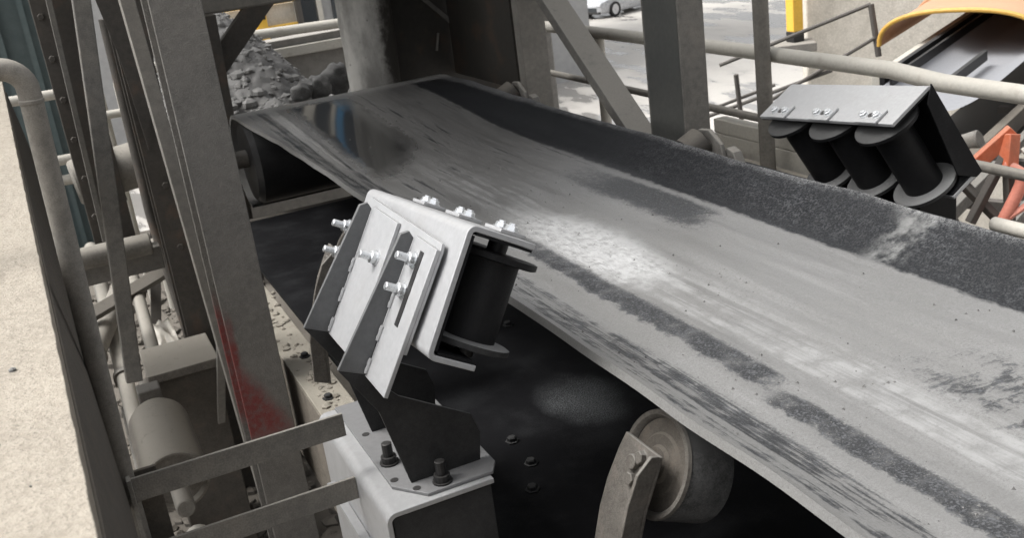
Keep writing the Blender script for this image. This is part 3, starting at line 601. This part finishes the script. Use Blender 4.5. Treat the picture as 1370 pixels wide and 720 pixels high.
# ------------------------------------------------------------------ far end: beam, gravel, bunker, chute
root = thing('roof_beam', 'dust topped cross beam with dark knee brace at the top left', 'beam', (1, 4.6, -.3))
MB().box(.38, 1.15, 4.55, 4.65, -.335, -.20).build('crossbeam', M['steel_light'], root, .01)
MB().beam((.93, 4.58, -.30), (.60, 4.58, -.62), .05, .09, (0, 1, 0)).build('knee_brace', M['steel_dark'], root, .003)
MB().beam((.66, 4.5, -.33), (.60, 4.5, -2.2), .08, .08).build('leg', M['steel_dark'], root, .003)
def pile(u, v):
    x, y = .45+1.3*u, 4.75+1.75*v
    r = math.hypot((x-.93)/(.47 if x > .93 else .6), (y-6.0)/1.35); h = max(0, 1-r)
    z = -1.02+.62*h**.8+.05*mnoise.noise(V((x*5, y*5, 0)))+.03*mnoise.noise(V((x*14, y*14, 2)))+.012*mnoise.noise(V((x*40, y*40, 5)))
    return (x, y, z)
mb = MB().grid(pile, 110, 130); o = stuff(mb.build('gravel_heap', M['rock'], sharp=180)); tag(o, 'grey heap of wet gravel behind the far end of the belt', 'gravel')
mb = MB()
for i in range(2500):
    u, v = random.random(), random.random(); p = pile(u, v); rock(mb, p, random.choice((.004, .005, .006, .008, .012, .018)))
for i in range(160):
    p = pile(random.random(), random.random()); rock(mb, p, random.choice((.022, .03, .04)))
o = stuff(mb.build('loose_gravel', M['gravel'], sharp=20)); tag(o, 'small stones lying over the grey gravel heap', 'gravel')
for i, (x, y, r, lab) in enumerate(((1.33, 5.2, .075, 'round boulder against the pale scaled pipe, highest of the three'), (1.20, 5.05, .06, 'dark boulder in the middle below the bunker wall'), (1.10, 5.0, .05, 'small dark boulder beside the gravel heap'))):
    mb = MB()
    def bl(u, v):
        th, ph = u*2*math.pi, v*math.pi; d = V((math.cos(th)*math.sin(ph), math.sin(th)*math.sin(ph), math.cos(ph)))
        return V((x, y, -.80+r*.2))+d*r*(1+.35*mnoise.noise(d*1.6+V((i*5, 0, 0)))+.08*mnoise.noise(d*6))
    o = mb.grid(bl, 24, 14).build('boulder', M['rock'], sharp=180); tag(o, lab, 'rock', 'boulders behind the pulley')
root = thing('bunker_wall', 'low grey concrete bunker wall behind the gravel heap', 'wall', (1.5, 6.6, -2.3))
MB().box(.9, 3.2, 6.55, 6.75, -5.9, -.70).build('wall', M['bank'], root, .01)
MB().cyl((.8, 6.55, -.63), (3.2, 6.55, -.70), .03).build('coping_pipe', M['rail'], root)
MB().box(.9, 3.2, 6.50, 6.54, -.80, -.74).build('coping_strip', M['rail'], root, .005)
# chute
root = thing('transfer_chute', 'dark steel chute over the far end of the belt', 'chute', (1.75, 4.9, -.9))
MB().prism([(1.40, 4.78, -.80), (2.25, 4.78, -1.0), (2.25, 4.78, 1.2), (1.30, 4.78, 1.2)], (0, .012, 0)).build('front_plate', M['chute'], root)
MB().box(1.80, 1.812, 4.05, 4.77, -.80, 1.2).build('side_plate', M['chute'], root)
MB().beam((1.62, 4.765, -.36), (2.04, 4.765, -.80), .012, .02, (0, 1, 0)).build('diagonal_angle', M['steel'], root)
MB().beam((1.74, 4.768, -.60), (1.72, 4.768, -.68), .008, .010, (0, 1, 0)).build('weld_mark', M['steel_light'], root)
MB().box(1.15, 1.80, 3.1, 4.9, .28, .5).build('hopper_floor', M['chute'], root)
MB().box(1.15, 1.80, 3.08, 3.1, .28, 1.4).build('hopper_side', M['chute'], root)
root = thing('discharge_pipe', 'pale scaled vertical pipe standing beside the dark chute', 'pipe', (1.37, 4.72, -.95))
def dp(u, v):
    th = -u*2*math.pi; z = -.98+1.7*v; r = .115+.03*max(0, v-.1)+.008*mnoise.noise(V((math.cos(th)*2, math.sin(th)*2, z*4)))
    return (1.36+r*math.cos(th)+.03*v, 4.66+r*math.sin(th), z)
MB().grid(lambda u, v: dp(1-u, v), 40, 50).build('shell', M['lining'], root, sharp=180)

# ------------------------------------------------------------------ right-hand steelwork
def boxpost(name, label, x0, x1, y0, y1, z0, z1, m, cat='post'):
    root = thing(name, label, cat, ((x0+x1)/2, (y0+y1)/2, z0))
    MB().box(x0, x1, y0, y0+.010, z0, z1).build('flange', m, root, .002); MB().box(x0, x1, y1-.010, y1, z0, z1).build('flange', m, root, .002)
    MB().box(x0, x0+.008, y0+.010, y1-.010, z0, z1).build('web', M['shade_grey'] if m is M['steel'] else m, root)  # darker web colour holds the shade on this face
    MB().box(x0-.05, x1+.05, y0-.05, y1+.05, z0-.012, z0).build('base_plate', m, root, .002)
    return root
boxpost('steel_post', 'wide grey steel post beyond the far belt edge', 1.80, 1.892, 2.80, 3.015, -1.08, 1.0, M['steel'])
boxpost('steel_post', 'narrow dusty post beside the dark chute', 1.805, 1.92, 3.98, 4.04, -1.08, 1.0, M['steel_light'])
root = thing('diagonal_brace', 'slanting steel brace running down to the wide grey post', 'brace', (1.84, 3.1, -.85))
MB().beam((1.86, 3.14, -.915), (1.86, 4.43, .065), .10, .042, (1, 0, 0)).build('angle_leg', M['steel'], root, .002)
root = thing('pole', 'round grey pole in front of the cream handrail', 'pole', (2.3, 3.06, -1.3))
MB().cyl((2.306, 3.06, -1.35), (2.294, 3.06, .8), .028, 24).build('tube', M['pipe'], root)
root = thing('handrail', 'long cream handrail beyond the belt on the right', 'handrail', (2.36, 3, -1.0))
MB().tube([(2.37, -1, -.66), (2.37, 1.9, -.695), (2.36, 2.3, -.690), (2.36, 2.5, -.672), (2.36, 3.6, -.672), (2.36, 8.0, -.70)], .027, 18).build('top_rail', M['rail'], root)
MB().tube([(2.40, -1, -.93), (2.40, 8, -.93)], .016, 12).build('mid_rail', M['pipe'], root)
for y in (4.35, 6.5): MB().cyl((2.36, y, -1.25), (2.36, y, -.70), .025).build('post', M['rail'], root)
root = thing('walkway', 'pale walkway edge beam below the cream handrail', 'walkway', (2.2, 2.9, -1.25))
MB().box(2.38, 2.44, 2.35, 3.5, -1.02, -.965).build('toe_board', M['rail'], root, .004)
MB().box(1.84, 2.36, 2.35, 3.5, -1.10, -1.085).build('floor_plate', M['stringer'], root, .002)
MB().box(2.38, 2.45, 2.35, 3.5, -1.30, -1.0215).build('edge_beam', M['rail'], root, .004)
root = thing('conduit', 'pale conduit low behind the far belt edge at the right', 'pipe', (1.9, 1.5, -.8))
MB().cyl((1.93, -.5, -.84), (1.93, 1.72, -.88), .017, 14).build('tube', M['rail'], root)

# ------------------------------------------------------------------ second conveyor with orange cover
A0 = V((5.377, 5.719, -1.54)); D = V((.9045, .4223, .0604)).normalized(); Wv = V((.4231, -.9061, 0)).normalized(); UP = Wv.cross(D).normalized()
if UP.z < 0: UP = -UP
def K(s, w_, h): return A0+D*s+Wv*w_+UP*h
root = thing('covered_conveyor', 'second conveyor climbing away under an orange cover at the right', 'conveyor', K(0, .4, -.4))
def kbox(s0, s1, w0, w1, h0, h1): return MB().obox(K((s0+s1)/2, (w0+w1)/2, (h0+h1)/2), D*(s1-s0)/2, Wv*(w1-w0)/2, UP*(h1-h0)/2)
kbox(-.1, 9, -.09, .04, -.12, .0).build('side_frame', M['rail'], root, .004)
kbox(-2.6, 9, .86, .92, -.32, -.20).build('side_frame', M['plate_brown'], root, .004)
kbox(-2.6, 9, .98, 1.03, -.36, -.28).build('side_frame', M['rust'], root, .004)
kbox(-.1, -.02, -.06, .06, -.6, .02).build('leg', M['rail'], root, .004)
def b2(u, v):
    s, w_ = -.55+9*v, .10+.70*u; e = abs(u-.5)*2; return K(s, w_, -.10+.10*max(0, (e-.45)/.55)**1.3)
MB().grid(b2, 24, 30).build('belt', M['band'], root, sharp=180)
kbox(-.3, 9, .05, .085, -.06, .06).build('skirt', M['rubber'], root); kbox(-.3, 9, .12, .14, -.02, .045).build('skirt', M['rubber'], root)
kbox(-.2, .5, .47, .50, -.05, .02).build('wiper', M['rubber'], root)
for s in (-.9, .1, 1.2):
    MB().cyl(K(s, .80, -.2), K(s, .90, -.16), .06).build('roll', M['rust'], root)
    kbox(s-.03, s+.03, .70, 1.0, -.30, -.26).build('cross_bar', M['darkrail'], root)
def arch(s, k, r=1.0):
    a = math.pi*(1-k); return K(s, .23+.59*r*math.copysign(abs(math.cos(a))**.8, math.cos(a)), .0+.26*r*math.sin(a)**.8)
hd = MB().grid(lambda u, v: arch(.72+8*v, u) , 30, 30).build('cover', M['hood'], root, sharp=50)
so_ = hd.modifiers.new('thick', 'SOLIDIFY'); so_.thickness = .012; so_.offset = -1
MB().tube([arch(.71, k/30, 1.005) for k in range(31)], .018, 10).build('cover_rim', M['hoodedge'], hd)
for s in (1.5, 2.8): MB().tube([arch(s, k/30, 1.015) for k in range(31)], .02, 8).build('cover_rib', M['hood'], hd)
for s_, w0_, w1_, h_ in ((-1.9, .86, 1.25, -.36), (-1.3, .9, 1.3, -.38), (-.6, .9, 1.35, -.38), (.3, .9, 1.4, -.38)): kbox(s_-.025, s_+.025, w0_, w1_, h_-.06, h_).build('outrigger', M['darkrail'], root, .003)
kbox(-2.8, 9, 1.28, 1.33, -.42, -.34).build('walkway_rail', M['rust'], root, .003); kbox(-2.8, 9, .70, .74, -.50, -.40).build('lower_chord', M['darkrail'], root, .003)
kbox(-2.6, 9, .10, .80, -.62, -.60).build('return_belt', M['rubber'], root)
for s_ in (-2.2, -1.1, .0): MB().beam(K(s_, .72, -.45), K(s_+.8, .72, -1.3), .05, .05).build('lattice_bar', M['darkrail'], root)
root = thing('red_frame', 'orange red steel frame at the right edge', 'frame', (3.2, 2.85, -1.6))
MB().beam((3.12, 2.97, -1.30), (3.30, 2.86, -1.11), .055, .04, (0, 0, 1)).build('rail', M['red'], root, .004)
MB().beam((3.285, 2.86, -1.12), (3.255, 2.84, -1.26), .055, .05).build('gusset', M['red'], root, .004)
for p, q in (((3.26, 2.86, -1.2), (3.13, 2.90, -1.45)), ((3.13, 2.97, -1.28), (3.24, 2.84, -1.47)), ((3.265, 2.85, -1.22), (3.265, 2.82, -1.6))): MB().beam(p, q, .035, .03).build('leg', M['darkrail'], root, .003)
MB().beam((3.10, 2.98, -1.3), (3.02, 3.03, -1.6), .04, .04).build('leg', M['red'], root, .003)
MB().beam((3.28, 2.80, -1.18), (3.60, 2.62, -.98), .022, .022).build('pale_bar', M['rail'], root, .003)
MB().beam((3.20, 2.82, -1.45), (3.50, 2.62, -1.20), .022, .022).build('pale_bar', M['pink'], root, .003)
root = thing('bent_hose', 'faded red bent hose hanging from the red frame', 'hose', (3.22, 2.8, -1.45))
MB().tube([(3.24, 2.85, -1.235), (3.26, 2.83, -1.243), (3.278, 2.80, -1.262), (3.278, 2.795, -1.30), (3.262, 2.80, -1.34), (3.235, 2.81, -1.40), (3.21, 2.82, -1.45), (3.19, 2.82, -1.5)], .024, 12).build('tube', M['pink'], root)

# ------------------------------------------------------------------ yard things
root = thing('concrete_wall', 'stained pale concrete wall standing in the yard at the top right', 'wall', (9.2, 10, -6))
wd = V((.86, -.51, 0)); wn = V((-.51, -.86, 0)); W0 = V((8.28, 10.15, 0))
def wb(s0, s1, d0, d1, z0, z1): c = W0+wd*(s0+s1)/2+wn*(d0+d1)/2; return MB().obox((c.x, c.y, (z0+z1)/2), wd*(s1-s0)/2, wn*(d1-d0)/2, (0, 0, (z1-z0)/2))
wb(0, 6, -.4, 0, -6, 2).build('wall', M['wallc'], root, .02)
wb(-.42, .05, .02, .42, -2.20, -2.10).build('ledge_slab', M['steel'], root, .01)
root = thing('yellow_post', 'yellow and black marker post on the ledge of the pale wall', 'post', (8.03, 10.1, -2.1))
c = W0+wd*-.16+wn*.2
MB().box(c.x-.07, c.x+.07, c.y-.07, c.y+.07, -1.98, 0).build('shaft', M['yellow'], root, .01); MB().box(c.x-.075, c.x+.075, c.y-.075, c.y+.075, -2.10, -1.98).build('foot', M['blackbolt'], root, .01)
root = thing('stair_rail', 'thin dark stair handrails in front of the pale wall', 'handrail', (5.8, 6.7, -3))
def r9(p, q, r=.016): MB().cyl(p, q, r, 8).build('rail', M['darkrail'], root)
r9((5.10, 7.36, -1.60), (6.009, 6.59, -1.211)); r9((6.009, 6.59, -1.211), (6.02, 6.52, -1.62), .024); r9((5.30, 7.10, -1.95), (6.0, 6.54, -1.47)); r9((4.7, 7.7, -2.15), (5.75, 6.75, -1.70))
r9((5.0, 7.0, -1.62), (5.03, 7.0, -2.0), .02); r9((4.3, 7.4, -2.05), (5.3, 6.9, -1.75), .014)
root = thing('yard_kerb', 'brown broken kerb and ties lying on the wet yard', 'kerb', (9, 18.7, -6))
MB().beam((7.6, 17.5, -4.4), (9.6, 14.6, -4.6), .12, .1).build('tie', M['rust'], root); MB().beam((8.3, 17.6, -4.4), (8.1, 16.6, -4.5), .14, .1).build('tie', M['darkrail'], root); MB().beam((8.6, 16.9, -4.6), (8.8, 15.9, -4.7), .14, .1).build('tie', M['darkrail'], root)
# parked car
def car(loc, yaw, label):
    root = thing('parked_car', label, 'car', loc); rz = Matrix.Rotation(yaw, 3, 'Z'); lc = V(loc)
    def T(x, y, z): return lc+rz @ V((x, y, z))
    st_ = [(2.15, .30, .55, .62, .62), (2.08, .22, .68, .74, .74), (1.6, .20, .80, .82, .82), (1.0, .20, .92, .86, .84), (.45, .2, 1.36, .87, .62), (-.3, .2, 1.46, .87, .6), (-1.1, .2, 1.40, .87, .6), (-1.75, .2, .98, .86, .76), (-2.1, .25, .88, .8, .72), (-2.15, .34, .6, .72, .7)]
    rings = []
    for x, zb, zt, wb_, wt_ in st_:
        zm = min(zt, .82); rings.append([T(x, *p) for p in ((-wb_*.92, zb), (-wb_, zb+.12), (-wb_, zm*.8), (-wb_*.98, zm), (-wt_, zt-.04), (-wt_*.8, zt), (wt_*.8, zt), (wt_, zt-.04), (wb_*.98, zm), (wb_, zm*.8), (wb_, zb+.12), (wb_*.92, zb))])
    MB().rings(rings).build('body', M['carpaint'], root, .03, 40)
    for s in (-1, 1):
        MB().prism([T(.92, s*.845, .90), T(.42, s*.70, 1.30), T(-1.05, s*.69, 1.32), T(-1.6, s*.85, .95)], rz @ V((0, s*.02, 0))).build('side_window', M['glass'], root)
        h = MB().obox(T(2.06, s*.58, .62), rz @ V((.09, 0, 0)), rz @ V((0, .15, 0)), (0, 0, .07)).build('headlight', M['lamp'], root, .03)
        for x in (1.32, -1.32):
            wl = thing('wheel', '', '', T(x, s*.80, .33)); del wl['label']; del wl['category']; wl.parent = root; wl.location = T(x, s*.80, .33)-lc
            ax = rz @ V((0, s, 0))
            MB().lathe(T(x, s*.70, .33), ax, [(0, .24), (0, .31), (.02, .33), (.18, .33), (.2, .31), (.2, .235), (.15, .23)], 28, False).build('tyre', M['tyre'], wl)
            MB().lathe(T(x, s*.85, .33), ax, [(0, .235), (.02, .23), (.02, .06), (.04, .05)], 24).build('rim', M['alloy'], wl)
    MB().obox(T(2.14, 0, .40), rz @ V((.03, 0, 0)), rz @ V((0, .5, 0)), (0, 0, .09)).build('grille', M['glass'], root, .01)
    MB().obox(T(2.14, 0, .26), rz @ V((.04, 0, 0)), rz @ V((0, .68, 0)), (0, 0, .05)).build('bumper', M['tyre'], root, .01)
    MB().prism([T(.96, -.72, .94), T(.96, .72, .94), T(.48, .58, 1.32), T(.48, -.58, 1.32)], rz @ V((.03, 0, .02))).build('windscreen', M['glass'], root)
car((24.9, 43.4, -6.0), math.radians(197), 'white car parked in the yard beyond the slanting brace')
# yellow barrier and pale building far behind the bunker
root = thing('yellow_barrier', 'yellow barrier frame with pale panels behind the bunker wall', 'barrier', (2.75, 14, -2.6))
MB().box(2.66, 2.80, 13.9, 14.0, -3.0, .2).build('post', M['yellow'], root, .01); MB().box(2.68, 2.78, 13.88, 13.899, -1.19, -1.02).build('black_mark', M['blackbolt'], root)
for z in (-1.0, -1.32): MB().box(2.1, 3.2, 13.94, 14.0, z-.03, z+.03).build('crossbar', M['yellow'], root, .01)
MB().box(2.1, 3.2, 14.02, 14.05, -1.30, -1.04).build('panel', M['wallc'], root); MB().box(3.2, 3.27, 13.9, 14.0, -3.0, .2).build('end_post', M['darkrail'], root)
root = thing('far_building', 'pale far building with dark window strips behind the bunker', 'building', (6, 30, -6))
MB().box(-2, 16, 30, 42, -6, 16).build('wall', M['white'], root)
for x0, x1 in ((3.2, 4.4), (4.9, 6.55), (6.98, 7.42), (7.9, 10.5), (11, 13)): MB().box(x0, x1, 29.9, 29.99, -4.5, 15).build('window_strip', M['glass'], root)
MB().box(6.62, 6.93, 29.86, 29.98, -5, 15).build('pale_pier', M['rail'], root); MB().box(7.46, 7.6, 29.86, 29.98, -5, 15).build('pale_pier', M['rail'], root)
MB().box(7.64, 7.86, 29.85, 29.98, 1.5, 12).build('blue_panel', M['blue'], root)
